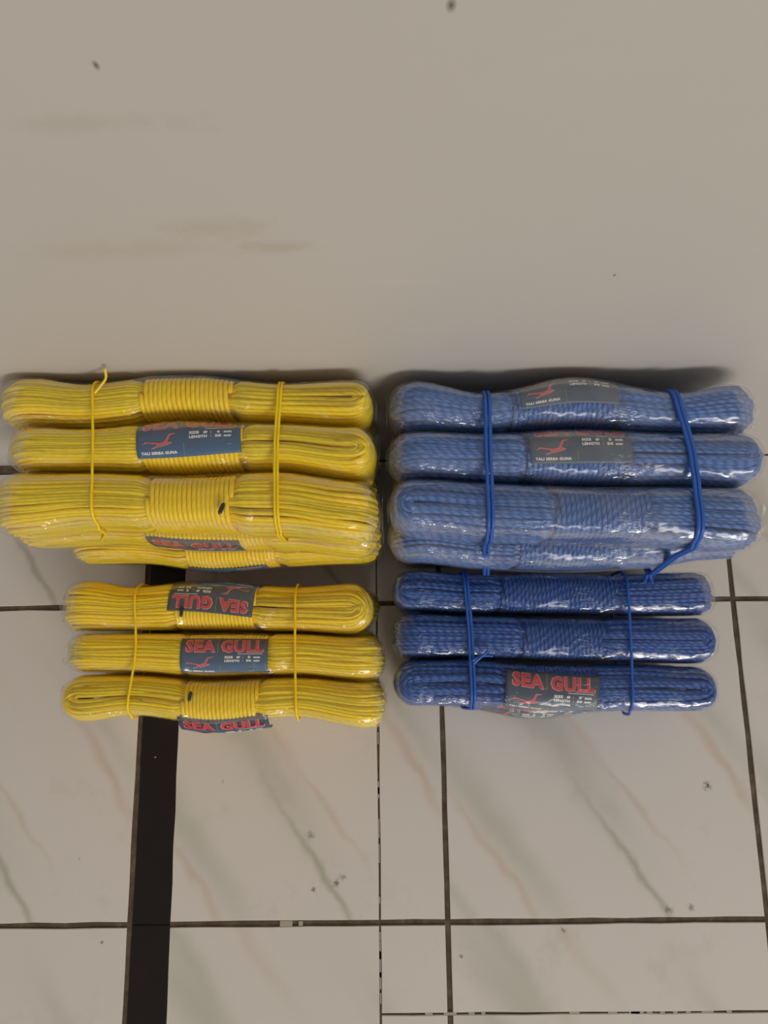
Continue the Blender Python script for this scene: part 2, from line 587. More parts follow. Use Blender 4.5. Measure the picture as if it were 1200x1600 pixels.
def flat_layers(size='5', length='30'):
    """the print of one card as (name, material key, height layer, [(verts in card fractions, y up), faces])"""
    def place(s, bold, x0, y0, x1, y1):
        V, F = text_tris(s, bold)
        return np.c_[x0 + V[:, 0] * (x1 - x0), y0 + V[:, 1] * (y1 - y0)], F

    def poly(pl):
        P = np.array(pl)
        fl = [tuple(range(len(P)))]
        return np.c_[0.06 + (P[:, 0] - 115) / 275 * 0.315, 0.49 - (P[:, 1] - 236) / 171 * 0.29], fl

    L = []
    L.append(('lettering', 'pink', 0, [place('SEA', 0.06, .055, .595, .405, .935), place('GULL', 0.06, .465, .595, .955, .935)]))
    L.append(('lettering', 'red', 1, [place('SEA', 0.04, .066, .615, .395, .915), place('GULL', 0.04, .477, .615, .945, .915)]))
    L.append(('emblem', 'pink', 0, [poly(grow(p, 9)) for p in BIRD]))
    L.append(('emblem', 'rose', 1, [poly(grow(p, -4)) for p in BIRD]))
    small = [place('TALI SERBA GUNA', 0.055, .045, .075, .395, .135),
             place('SIZE', 0.055, .51, .455, .605, .515), place('\u00d8', 0.055, .645, .455, .685, .515), place(':', 0.02, .715, .46, .722, .505),
             place(size, 0.055, .775, .455, .805, .515), place('mm', 0.055, .84, .455, .915, .498),
             place('LENGTH', 0.055, .51, .365, .68, .425), place(':', 0.02, .715, .37, .722, .415), place(length, 0.055, .755, .365, .815, .425), place('mtr', 0.055, .84, .365, .915, .415)]
    small.append(quad(.66, .562, .94, .574))          # a line of print too small to read
    L.append(('small_print', 'white', 0, small))
    return L


# ------------------------------------------------------------------ the rope hank
NS = 3.1            # roundness of the cross-section


class Hank:
    def __init__(self, z, b, xl, xr, st, wraps, phi, seed, r, kind):
        self.z, self.b0, self.kind, self.r, self.seed = z, b, kind, r, seed
        self.xm = (xl + xr) / 2
        self.ym = st[2][1]
        xs = [xl] + [s[0] for s in st] + [xr]
        xs = [x - self.xm for x in xs]
        ys = [s[1] - self.ym for s in st]
        aa = [max(s[2], 0.0150) for s in st]
        self.xs = xs
        self.ys = [ys[0]] + ys + [ys[-1]]
        self.aa = [aa[0]] + aa + [aa[-1]]
        self.bb = [b * k for k in (1, 1, 0.93, 1.0, 0.93, 1, 1)]
        self.xl, self.xr = xs[0], xs[-1]
        self.w0, self.w1 = wraps[0] - self.xm, wraps[1] - self.xm
        self.phi = [math.radians(p) for p in phi]
        self.rng = np.random.default_rng(seed)
        self.tx = np.linspace(self.xl, self.xr, 240)
        self.ta, self.tc = hermite(self.xs, self.aa, self.tx), hermite(self.xs, self.ys, self.tx)
        # arc length of the middle cross-section, from the crest towards the front
        a, b_ = self.a((self.w0 + self.w1) / 2), self.b0
        th = np.linspace(-PI, PI, 721)
        y, zz = self.unit(th)
        d = np.r_[0, np.cumsum(np.hypot(np.diff(a * y), np.diff(b_ * zz)))]
        self.s_tab, self.th_tab = d - np.interp(0, th, d), th

    @staticmethod
    def unit(th):
        c, s = np.cos(th), np.sin(th)
        k = (np.abs(c)**NS + np.abs(s)**NS)**(-1 / NS)
        return -s * k, c * k                 # th = 0 at the crest, positive towards the viewer (-Y)

    def fit(self, front, rear):
        """keep the hank between two limits given on the table of world X stations"""
        c, a = self.tc + self.ym, self.ta
        lo = np.maximum(c - a - 0.003, np.interp(self.tx + self.xm, *front) + 0.0008) if front else c - a
        hi = np.minimum(c + a + (0.0 if rear[1].min() > WALL_Y - 0.01 else 0.003), np.interp(self.tx + self.xm, *rear) - 0.0008) if rear else c + a
        self.tc, self.ta = (lo + hi) / 2 - self.ym, (hi - lo) / 2

    def a(self, x): return np.interp(x, self.tx, self.ta)
    def b(self, x): return hermite(self.xs, self.bb, np.asarray(x, float))
    def c(self, x): return np.interp(x, self.tx, self.tc)

    def S(self, x, s, off):
        """point on the envelope at x, arc length s, offset outwards"""
        th = np.interp(s, self.s_tab, self.th_tab)
        y, z = self.unit(th)
        return np.stack([x, self.c(x) + (self.a(x) + off) * y, self.b0 + (self.b(x) + off) * z], -1)

    def ph(self, x):
        return self.phi[0] + (self.phi[1] - self.phi[0]) * smooth(self.w0, self.w1, x)

    def skein(self):
        tb, r, g = Tubes(), self.r, self.rng
        nl = int(round(2 * (self.b0 - 0.002) / (1.74 * r)))
        ein = 0.0008 + r
        for li in range(nl):
            om = -0.97 + 1.94 * li / (nl - 1)
            top = li >= nl - 3
            for ro in ((1.0, 0.83, 0.66, 0.49, 0.33) if top else (1.0, 0.76)):
                sg = math.sqrt(max(0.05, 1 - om * om * 0.93))
                rho = ro * sg
                Ra = [float(self.ta[8]), float(self.ta[-9])]
                R = [(A - ein) * abs(math.cos(p)) + (self.b0 - ein) * abs(math.sin(p)) for A, p in zip(Ra, self.phi)]
                cl = self.xl + 0.0012 + r + R[0] + g.uniform(-.0004, .0016)
                cr = self.xr - 0.0012 - r - R[1] - g.uniform(-.0004, .0016)
                nst = 50
                xt = np.linspace(cl, cr, nst)
                ang = np.linspace(PI / 2, -PI / 2, 11)[1:-1]
                kl, kr = R[0] * ro * (0.45 + 0.55 * sg), R[1] * ro * (0.45 + 0.55 * sg)
                x = np.r_[xt, cr + kr * np.cos(ang), xt[::-1], cl - kl * np.cos(ang)]
                u = np.r_[np.full(nst, rho), rho * np.sin(ang), np.full(nst, -rho), -rho * np.sin(ang)]
                f1, f2 = g.uniform(20, 45, 2)
                k1, k2, k3, k4 = g.uniform(0, 2 * PI, 4)
                amp = g.uniform(0.02, 0.055)
                u = u + amp * np.sin(f1 * x + k1 + 2 * np.sign(u)) * np.abs(u) / (abs(rho) + 1e-6)
                w = om + amp * np.sin(f2 * x + k2 + 3 * np.sign(u))
                ph = self.ph(x)
                P = u * np.cos(ph) - w * np.sin(ph)
                Q = u * np.sin(ph) + w * np.cos(ph)
                th = np.arctan2(Q, P)
                k = (np.abs(np.cos(th))**NS + np.abs(np.sin(th))**NS)**(-1 / NS)
                rr = np.hypot(P, Q)
                lim = np.where(rr > 1, 1 / np.maximum(rr, 1e-6), 1)
                tight = 1 - smooth(self.w0 - .007, self.w0 + .001, x) * (1 - smooth(self.w1 - .001, self.w1 + .007, x)) * 1.0
                e = ein + (1 - tight) * (2.0 * r)
                P, Q = P * k * lim, Q * k * lim
                Y = self.c(x) + (self.a(x) - e) * P
                Z = self.b0 + (self.b(x) - e) * Q
                ref = np.stack([0 * x, -np.sin(ph), np.cos(ph)], -1)
                tb.add(np.stack([x, Y, Z], -1), ref, r * 1.1, closed=True, sides=6, v0=g.uniform(0, 5))
        return tb.mesh('skein')

    def wrapping(self, slant=0.0):
        tb, r = Tubes(), self.r
        turns = max(3, int(round((self.w1 - self.w0 - 2 * r) / (1.84 * r))))
        n = turns * 44
        t = np.linspace(0, 1, n)
        th = t * turns * 2 * PI
        x = self.w0 + r + t * (self.w1 - self.w0 - 2 * r) + slant * np.cos(th) + 0.0003 * np.sin(7 * t * turns)
        y, z = self.unit(th)
        e = 0.0016 + r
        P = np.stack([x, self.c(x) + (self.a(x) - e) * y, self.b0 + (self.b(x) - e) * z], -1)
        tb.add(P, (1, 0, 0), r, sides=8, taper=True)
        return tb.mesh('wrapping')

    def sleeve(self):
        g = self.rng
        nx, nt = 150, 56
        R = [abs(math.cos(p)) * A + abs(math.sin(p)) * self.b0 for A, p in zip((float(self.ta[8]), float(self.ta[-9])), self.phi)]
        th = np.arange(nt) * 2 * PI / nt
        xs = np.linspace(self.xl, self.xr, nx)
        # denser towards the ends
        t = np.linspace(-1, 1, nx)
        xs = self.xm * 0 + (self.xl + self.xr) / 2 + (self.xr - self.xl) / 2 * np.sign(t) * (1 - (1 - np.abs(t))**1.25)
        rings = []
        ph = g.uniform(0, 2 * PI, 12)
        for x in xs:
            el = np.clip((self.xl + R[0] - x) / R[0], 0, 1)
            er = np.clip((x - self.xr + R[1]) / R[1], 0, 1)
            sy = sz = 1.0
            for e, p in ((el, self.phi[0]), (er, self.phi[1])):
                rd, bx = math.sqrt(max(0, 1 - e**2.1)), max(0, 1 - e**5)**0.5
                c2 = math.cos(p)**2
                sy *= rd * c2 + bx * (1 - c2)
                sz *= bx * c2 + rd * (1 - c2)
            a, b = float(self.a(x)), float(self.b(x))
            wr = 0.00015 * (np.sin(210 * x + 3 * th + ph[0]) * np.sin(5 * th + ph[1]) + 0.8 * np.sin(430 * x - 4 * th + ph[2])
                           + 0.6 * np.sin(650 * x + 9 * th + ph[3])) + 0.00012 * np.sin(900 * x + 13 * np.sin(th * 2 + ph[4]))
            y, z = self.unit(th)
            off = 0.0002 + np.abs(wr)
            Y = float(self.c(x)) + (a * max(sy, .03) + off) * y
            Z = self.b0 + (b * max(sz, .03) + off) * z
            rings.append(np.stack([np.full(nt, x), Y, Z], -1))
        # crumpled seam fins beyond both ends
        def fin(x0, sgn, A, p, ext):
            out = []
            beta = g.uniform(-0.7, 0.7)
            for k, e in ((1, 0.5), (2, 0.62), (3, 0.5), (4, 0.3)):
                wob = 0.0011 * np.sin(3 * th + k + ph[5]) + 0.0007 * np.sin(7 * th + 2 * k + ph[6])
                lw = A * e * np.cos(th)
                tw = 0.0005 * np.sin(th) + wob
                Y = float(self.c(x0)) + lw * math.cos(beta) - tw * math.sin(beta)
                Z = self.b0 + lw * math.sin(beta) + tw * math.cos(beta)
                X = x0 + sgn * 0.0017 * k * ext * (0.75 + 0.35 * np.sin(2 * th + ph[7] + 1.3 * sgn))
                out.append(np.stack([X, Y, Z], -1))
            return out
        yl = self.kind == 'yellow'
        rings = fin(self.xl, -1, self.aa[0], self.phi[0], 0.8 if yl else 0.15)[::-1] + rings + fin(self.xr, 1, self.aa[-1], self.phi[1], 0.15 if yl else 0.8)
        V = np.array(rings)
        n = len(rings)
        i = np.arange(n - 1)[:, None]
        j = np.arange(nt)[None, :]
        q = np.stack([i * nt + j, (i + 1) * nt + j, (i + 1) * nt + (j + 1) % nt, i * nt + (j + 1) % nt], -1).reshape(-1, 4)
        return mesh_np('plastic_sleeve', V.reshape(-1, 3), q)

    def card(self, parent, x0, x1, s0, s1, tilt=0.0, flip=False, mat='card', size='5', flare=0.0):
        """label card from x0 to x1 (world X), arc length s0 (upper edge) to s1, with its print as sub-parts"""
        W, H = x1 - x0, s1 - s0
        cx, cs = (x0 + x1) / 2 - self.xm, (s0 + s1) / 2
        ct, st_ = math.cos(tilt), math.sin(tilt)

        def bend(uv, off):
            dx, dy = (uv[:, 0] - 0.5) * W, (uv[:, 1] - 0.5) * H          # y up = towards the rear
            if flip:
                dx, dy = -dx, -dy
            X = cx + dx * ct - dy * st_
            Sx = cs - (dx * st_ + dy * ct)
            P = self.S(X, np.minimum(Sx, s0) if flare else Sx, off)
            if flare:                                   # the loose lower half stands off the hank and droops
                t = np.linspace(0, H, 60)
                ang = flare + (math.radians(100) - flare) * smooth(0.25 * H, 0.9 * H, t)
                dy = np.r_[0, np.cumsum(np.cos(ang[:-1]) * np.diff(t))]
                dz = np.r_[0, np.cumsum(np.sin(ang[:-1]) * np.diff(t))]
                e = np.clip(Sx - s0, 0, H)
                P[:, 1] -= np.interp(e, t, dy) + (off + 0.0011) * 0.7
                P[:, 2] -= np.interp(e, t, dz) - (off + 0.0011) * 0.7
            return P
        nu, nv = 24, 18
        U, Vv = np.meshgrid(np.linspace(0, 1, nu), np.linspace(0, 1, nv))
        uv = np.c_[U.ravel(), Vv.ravel()]
        top, bot = bend(uv, -0.0011), bend(uv, -0.0014)
        i = np.arange(nv - 1)[:, None]
        j = np.arange(nu - 1)[None, :]
        q = np.stack([i * nu + j, i * nu + j + 1, (i + 1) * nu + j + 1, (i + 1) * nu + j], -1).reshape(-1, 4)
        nq = len(top)
        rim = []
        edge = list(range(nu)) + [k * nu + nu - 1 for k in range(1, nv)] + [(nv - 1) * nu + k for k in range(nu - 2, -1, -1)] + [k * nu for k in range(nv - 2, 0, -1)]
        for k in range(len(edge)):
            e, f = edge[k], edge[(k + 1) % len(edge)]
            rim.append((e + nq, f + nq, f, e))
        allq = np.vstack([q, q[:, ::-1] + nq, np.array(rim)])
        uvall = np.vstack([uv, uv])[allq].reshape(-1, 2)
        card = link('label_card', mesh_np('label_card', np.vstack([top, bot]), allq, uvall), MAT[mat], parent)
        card['label'] = 'printed card label tucked over the coils'
        groups = {}
        for name, mk, lay, pieces in LAYERS[size]:
            groups.setdefault(name, []).append((mk, lay, pieces))
        for name, subs in groups.items():
            bm = bmesh.new()
            mats = []
            for mk, lay, pieces in subs:
                mi = len(mats)
                mats.append(MAT[mk])
                for V, F in pieces:
                    b2_ = bmesh.new()
                    vs = [b2_.verts.new((p[0], p[1], 0)) for p in V]
                    for f in F:
                        try:
                            b2_.faces.new([vs[k] for k in f])
                        except ValueError:
                            pass
                    step = 0.055
                    y = math.floor(V[:, 1].min() / step) * step
                    while y < V[:, 1].max():
                        y += step
                        bmesh.ops.bisect_plane(b2_, geom=b2_.verts[:] + b2_.edges[:] + b2_.faces[:], plane_co=(0, y, 0), plane_no=(0, 1, 0))
                    bmesh.ops.triangulate(b2_, faces=b2_.faces[:])
                    b2_.verts.index_update()
                    P = np.array([v.co[:2] for v in b2_.verts])
                    Q = bend(P, -0.00085 + 0.00015 * lay)
                    nv_ = [bm.verts.new(p) for p in Q]
                    for f in b2_.faces:
                        nf = bm.faces.new([nv_[v.index] for v in f.verts])
                        nf.material_index = mi
                    b2_.free()
            me = bpy.data.meshes.new(name)
            bm.to_mesh(me)
            bm.free()
            ob = link(name, me, mats, card)
            ob['label'] = {'lettering': 'red block lettering', 'emblem': 'red flying bird emblem', 'small_print': 'small white print', 'divider': 'thin olive dividing line'}[name]
        return card


LAYERS = {'5': flat_layers('5', '30'), '6': flat_layers('6', '30'), '50': flat_layers('5', '50'), '3': flat_layers('3', '30')}
for k in LAYERS:
    LAYERS[k] = LAYERS[k] + [('divider', 'olive', 0, [quad(.428, .60, .434, .97), quad(.455, .04, .461, .28)])]

YB, YF = 'yellow rope hanks in the rear pile', 'yellow rope hanks in the front pile'
BB, BF = 'blue rope hanks in the rear pile', 'blue rope hanks in the front pile'
# name: z, half height, left end, right end, [(x, y, half width) at end, tie, middle, tie, end], wrapped part, loop planes at the ends
SPEC = {
    'Y1': (0.230, 0.0315, -0.3483, -0.0593, [(-0.3256, 0.4410, 0.0195), (-0.2768, 0.4371, 0.0176), (-0.205, 0.4420, 0.0180), (-0.1319, 0.4367, 0.0142), (-0.0796, 0.4346, 0.0182)], (-0.2341, -0.1647), (90, 0), 'yellow', 'film_y'),
    'Y2': (0.230, 0.0315, -0.3377, -0.0572, [(-0.3148, 0.4031, 0.0171), (-0.2744, 0.4029, 0.0166), (-0.2031, 0.4030, 0.0212), (-0.1314, 0.4032, 0.0181), (-0.0773, 0.3976, 0.0208)], (-0.2307, -0.1566), (90, 0), 'yellow', 'film_y'),
    'Y3': (0.230, 0.0315, -0.3445, -0.0556, [(-0.3209, 0.3621, 0.0238), (-0.2717, 0.3643, 0.0210), (-0.2012, 0.3610, 0.0214), (-0.1307, 0.3605, 0.0236), (-0.0727, 0.3530, 0.0232)], (-0.2252, -0.1614), (90, 90), 'yellow', 'film_y'),
    'Y4': (0.165, 0.0315, -0.3650, -0.0560, [(-0.3400, 0.3645, 0.0225), (-0.2830, 0.3650, 0.0210), (-0.2060, 0.3600, 0.0228), (-0.1310, 0.3590, 0.0225), (-0.0750, 0.3540, 0.0235)], (-0.2480, -0.1500), (90, 90), 'yellow', 'film_y'),
    'Y5': (0.0985, 0.0315, -0.3440, -0.0560, [(-0.3210, 0.3580, 0.0215), (-0.2800, 0.3570, 0.0205), (-0.2060, 0.3510, 0.0240), (-0.1350, 0.3530, 0.0210), (-0.0760, 0.3560, 0.0225)], (-0.2330, -0.1500), (90, 90), 'yellow', 'film_y'),
    'F1': (0.0825, 0.0270, -0.3540, -0.0642, [(-0.3289, 0.2985, 0.0236), (-0.2883, 0.2956, 0.0205), (-0.222, 0.2975, 0.0236), (-0.1384, 0.2935, 0.0205), (-0.0858, 0.2925, 0.0236)], (-0.2454, -0.1718), (90, 0), 'yellow', 'film_y'),
    'F2': (0.0825, 0.0270, -0.3466, -0.0550, [(-0.326, 0.2562, 0.0184), (-0.286, 0.2557, 0.0184), (-0.2203, 0.2529, 0.0208), (-0.1378, 0.2525, 0.0189), (-0.0744, 0.2480, 0.0199)], (-0.2349, -0.1612), (90, 90), 'yellow', 'film_y'),
    'F3': (0.0825, 0.0270, -0.3473, -0.0545, [(-0.3234, 0.2165, 0.0212), (-0.2841, 0.2185, 0.0182), (-0.2072, 0.2115, 0.0200), (-0.1374, 0.2150, 0.0178), (-0.0689, 0.2070, 0.0205)], (-0.2361, -0.1677), (0, 90), 'yellow', 'film_y'),
    'B1': (0.227, 0.0305, -0.0504, 0.2302, [(-0.0331, 0.4341, 0.0194), (0.0239, 0.4279, 0.0150), (0.0892, 0.4344, 0.0196), (0.1673, 0.4257, 0.0153), (0.2054, 0.4278, 0.0184)], (0.0424, 0.1227), (90, 90), 'blue', 'film_b'),
    'B2': (0.227, 0.0305, -0.0512, 0.2280, [(-0.0339, 0.3961, 0.0176), (0.0225, 0.3937, 0.0180), (0.0912, 0.3912, 0.0215), (0.1736, 0.3894, 0.0199), (0.2012, 0.3877, 0.0205)], (0.0508, 0.1243), (90, 0), 'blue', 'film_b'),
    'B3': (0.227, 0.0305, -0.0505, 0.2257, [(-0.0299, 0.3563, 0.0202), (0.0209, 0.3526, 0.0206), (0.1074, 0.3487, 0.0205), (0.1709, 0.3466, 0.0220), (0.1966, 0.3445, 0.0230)], (0.0691, 0.1378), (0, 90), 'blue', 'film_b'),
    'B4': (0.165, 0.0305, -0.0507, 0.2440, [(-0.0270, 0.3470, 0.0215), (0.0220, 0.3420, 0.0225), (0.1000, 0.3390, 0.0232), (0.1700, 0.3410, 0.0225), (0.2120, 0.3470, 0.0230)], (0.0540, 0.1380), (90, 90), 'blue', 'film_b'),
    'G1': (0.0825, 0.0270, -0.0496, 0.2482, [(-0.0265, 0.3085, 0.0192), (0.0189, 0.3052, 0.0186), (0.1031, 0.3040, 0.0198), (0.1694, 0.3023, 0.0195), (0.2234, 0.3024, 0.0205)], (0.0489, 0.1556), (0, 90), 'deep', 'film_d'),
    'G2': (0.0825, 0.0270, -0.0512, 0.2449, [(-0.0274, 0.2681, 0.0205), (0.0175, 0.2675, 0.0192), (0.1006, 0.2630, 0.0205), (0.1662, 0.2621, 0.0200), (0.2193, 0.2601, 0.0212)], (0.0668, 0.1412), (90, 0), 'deep', 'film_d'),
    'G3': (0.0825, 0.0270, -0.0497, 0.2399, [(-0.0283, 0.2262, 0.0206), (0.0161, 0.2255, 0.0205), (0.0923, 0.2200, 0.0218), (0.1639, 0.2191, 0.0205), (0.2153, 0.2180, 0.0201)], (0.0492, 0.127), (0, 0), 'deep', 'film_d'),
    'G4': (0.0275, 0.0270, -0.0470, 0.2380, [(-0.0250, 0.2245, 0.0210), (0.0161, 0.2210, 0.0210), (0.0850, 0.2110, 0.0225), (0.1600, 0.2170, 0.0210), (0.2130, 0.2180, 0.0210)], (0.0420, 0.118), (90, 90), 'deep', 'film_d'),
    'F4': (0.0275, 0.0270, -0.3440, -0.0560, [(-0.3210, 0.2180, 0.0205), (-0.2800, 0.2190, 0.0190), (-0.2060, 0.2150, 0.0200), (-0.1370, 0.2170, 0.0180), (-0.0760, 0.2120, 0.0200)], (-0.2330, -0.1600), (90, 90), 'yellow', 'film_y'),
}
LABEL = {
    'Y1': ('yellow rope hank against the wall, rearmost on top of the rear yellow pile', YB),
    'Y2': ('middle yellow rope hank on top of the rear pile, blue card label showing a bird', YB),
    'Y3': ('front yellow rope hank on top of the rear pile, bare coils with a dark spot', YB),
    'Y4': ('yellow rope hank in second layer of rear pile, only red lettering of its label showing', YB),
    'Y5': ('lowest yellow rope hank visible in the rear pile, shaded above the front pile', YB),
    'F1': ('rear yellow rope hank of the front pile, its card label upside down', YF),
    'F2': ('middle yellow rope hank of the front pile, whole card label facing up', YF),
    'F3': ('foremost yellow rope hank of the front pile, label folded over its front edge', YF),
    'F4': ('yellow rope hank on the floor under the foremost one of the front pile', YF),
    'B1': ('blue rope hank nearest the wall on the rear pile, grey bird label along its back', BB),
    'B2': ('middle blue rope hank on the rear pile, grey bird label and white film edge left', BB),
    'B3': ('front blue rope hank on top of the rear pile, bare coils under cloudy film', BB),
    'B4': ('hazy blue rope hank in the second layer of the rear pile, facing front', BB),
    'G1': ('rear dark blue rope hank of the front pile, bare coils, white glint at left', BF),
    'G2': ('middle dark blue rope hank of the front pile, bare coils and no label', BF),
    'G3': ('foremost dark blue rope hank of the front pile, whole dark card label facing up', BF),
    'G4': ('dark blue rope hank on the floor, peeping out below the foremost labelled one', BF),
}
CARDS = {   # world x0, x1, arc from crest: upper edge, lower edge, tilt, upside down, material, size
    'Y1': [(-0.226, -0.152, -0.062, -0.023, 0.02, False, 'card', '6')],
    'Y2': [(-0.2335, -0.1575, -0.027, 0.013, 0.06, False, 'card', '6')],
    'Y4': [(-0.2480, -0.1720, 0.022, 0.062, -0.02, False, 'card', '6')],
    'Y5': [(-0.2330, -0.1620, 0.034, 0.072, 0.03, True, 'card', '6')],
    'F1': [(-0.2500, -0.1730, -0.030, 0.0085, -0.09, True, 'card_grey', '5')],
    'F2': [(-0.2375, -0.1600, -0.0165, 0.0205, -0.01, False, 'card', '5')],
    'F3': [(-0.2400, -0.1600, 0.0190, 0.0550, 0.0, False, 'card', '5', 52)],
    'B1': [(0.0480, 0.1205, -0.034, 0.006, 0.03, False, 'card_grey', '50')],
    'B2': [(0.0530, 0.1270, -0.030, 0.010, 0.03, False, 'card_grey', '50')],
    'G3': [(0.0500, 0.1310, -0.0145, 0.0265, -0.07, False, 'card_grey', '3')],
    'G4': [(0.0360, 0.1080, 0.000, 0.037, -0.02, False, 'card_grey', '3')],
}
ENDS = {'Y3': [(-0.1687, 0.3518, 0.262, 1.2)], 'F1': [(-0.2375, 0.2905, 0.110, 1.5)], 'F3': [(-0.227, 0.2170, 0.1095, 1.4)]}

hanks, roots = {}, {}
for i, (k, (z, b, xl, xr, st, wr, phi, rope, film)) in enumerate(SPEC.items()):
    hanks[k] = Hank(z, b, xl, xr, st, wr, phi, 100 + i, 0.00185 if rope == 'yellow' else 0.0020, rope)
GX = np.linspace(-0.40, 0.30, 281)
for row in (('Y1', 'Y2', 'Y3'), ('B1', 'B2', 'B3'), ('F1', 'F2', 'F3'), ('G1', 'G2', 'G3')):
    edge = [None] * 4
    if row[0] in ('Y1', 'B1'):
        edge[0] = (GX, np.full_like(GX, WALL_Y - 0.0008))
    for j in (1, 2):                      # neighbours share the line midway between their flanks
        r1, r2 = hanks[row[j - 1]], hanks[row[j]]
        e1 = r1.ym + r1.c(GX - r1.xm) - r1.a(GX - r1.xm)
        e2 = r2.ym + r2.c(GX - r2.xm) + r2.a(GX - r2.xm)
        edge[j] = (GX, (e1 + e2) / 2)
    for j in range(3):
        hanks[row[j]].fit(edge[j + 1], edge[j])
for k, (z, b, xl, xr, st, wr, phi, rope, film) in SPEC.items():
    h = hanks[k]
    lab, grp = LABEL[k]
    root = empty('rope_hank', (h.xm, h.ym, z - b), lab, 'rope', grp)
    roots[k] = root
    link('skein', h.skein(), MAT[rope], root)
    link('wrapping', h.wrapping(), MAT[rope], root)
    link('plastic_sleeve', h.sleeve(), MAT[film], root)
    for c in CARDS.get(k, []):
        h.card(root, *c[:4], tilt=c[4], flip=c[5], mat=c[6], size=c[7], flare=math.radians(c[8]) if len(c) > 8 else 0.0)
    for (x, y, zz, ang) in ENDS.get(k, []):
        tb = Tubes()
        t = np.linspace(-1, 1, 7)
        d = np.array([math.cos(ang), math.sin(ang), 0]) * 0.0045
        ctr = np.array([x - h.xm, y - h.ym, zz - (z - b)])
        P = ctr[None] + t[:, None] * d[None]
        P[:, 2] = h.b0 + float(h.b(0)) * 0 + P[:, 2] - h.b0
        tb.add(P, (0, 0, 1), 0.0016, sides=8, taper=True)
        o = link('rope_end', tb.mesh('rope_end'), MAT['burnt'], root)
        o['label'] = 'dark burnt rope tip'


def clone(src, loc, label, group):
    """a copy of a hank without its card, sharing its meshes"""
    r = roots[src].copy()
    COL.objects.link(r)
    r.location = loc
    tag(r, label, 'rope', group)
    for ch in roots[src].children:
        if ch.name.split('.')[0] in ('skein', 'wrapping', 'plastic_sleeve'):
            c = ch.copy()
            COL.objects.link(c)
            c.parent = r
    return r


# hanks buried under the visible ones, which carry them
def buried(src, z, b, x0, x1, ys_first, film, label, group, rest):
    rope = SPEC[src][7]
    xm = (x0 + x1) / 2
    st = [(x0 + 0.02, ys_first, .0168), (x0 + .07, ys_first, .0155), (xm, ys_first, .0172), (x1 - .07, ys_first, .0155), (x1 - .02, ys_first, .0168)]
    h = Hank(z, b, x0, x1, st, (xm - .035, xm + .035), (90, 90), 77, hanks[src].r, rope)
    root = empty('rope_hank', (h.xm, h.ym, z - b), label, 'rope', group)
    link('skein', h.skein(), MAT[rope], root)
    link('wrapping', h.wrapping(), MAT[rope], root)
    link('plastic_sleeve', h.sleeve(), MAT[film], root)
    for y, zc in rest:
        r = root.copy()
        COL.objects.link(r)
        r.location = (h.xm, y, zc - b)
        for ch in root.children:
            c = ch.copy()
            COL.objects.link(c)
            c.parent = r


buried('Y4', 0.165, 0.0315, -0.345, -0.060, 0.4400, 'film_y', 'yellow rope hank hidden inside the rear yellow pile below its top layer', YB,
       [(0.4020, 0.165), (0.4400, 0.0985), (0.4020, 0.0985), (0.4400, 0.0330), (0.4020, 0.0330), (0.3620, 0.0330)])
buried('B4', 0.165, 0.0302, -0.046, 0.230, 0.4390, 'film_b', 'blue rope hank hidden inside the rear blue pile below its top layer', BB,
       [(0.3900, 0.165), (0.4390, 0.103), (0.3960, 0.103), (0.3530, 0.103), (0.4390, 0.041), (0.3960, 0.041), (0.3530, 0.041)])
buried('F4', 0.0275, 0.0270, -0.345, -0.060, 0.2985, 'film_y', 'yellow rope hank hidden on the floor under the front yellow pile', YF, [(0.2590, 0.0275)])
buried('G4', 0.0275, 0.0270, -0.045, 0.240, 0.3050, 'film_d', 'dark blue rope hank hidden on the floor under the front blue pile', BF, [(0.2620, 0.0275)])


# ------------------------------------------------------------------ binding cords
def surf_top(names, x, y):
    """height of the pile's crest line at (x, y)"""
    best = -1
    for k in names:
        h = hanks[k]
        lx = x - h.xm
        a, b, c = float(h.a(lx)), float(h.b(lx)), float(h.c(lx)) + h.ym
        d = abs(y - c) / a
        if d < 1:
            best = max(best, h.z + b * (1 - d**NS)**(1 / NS))
    return best


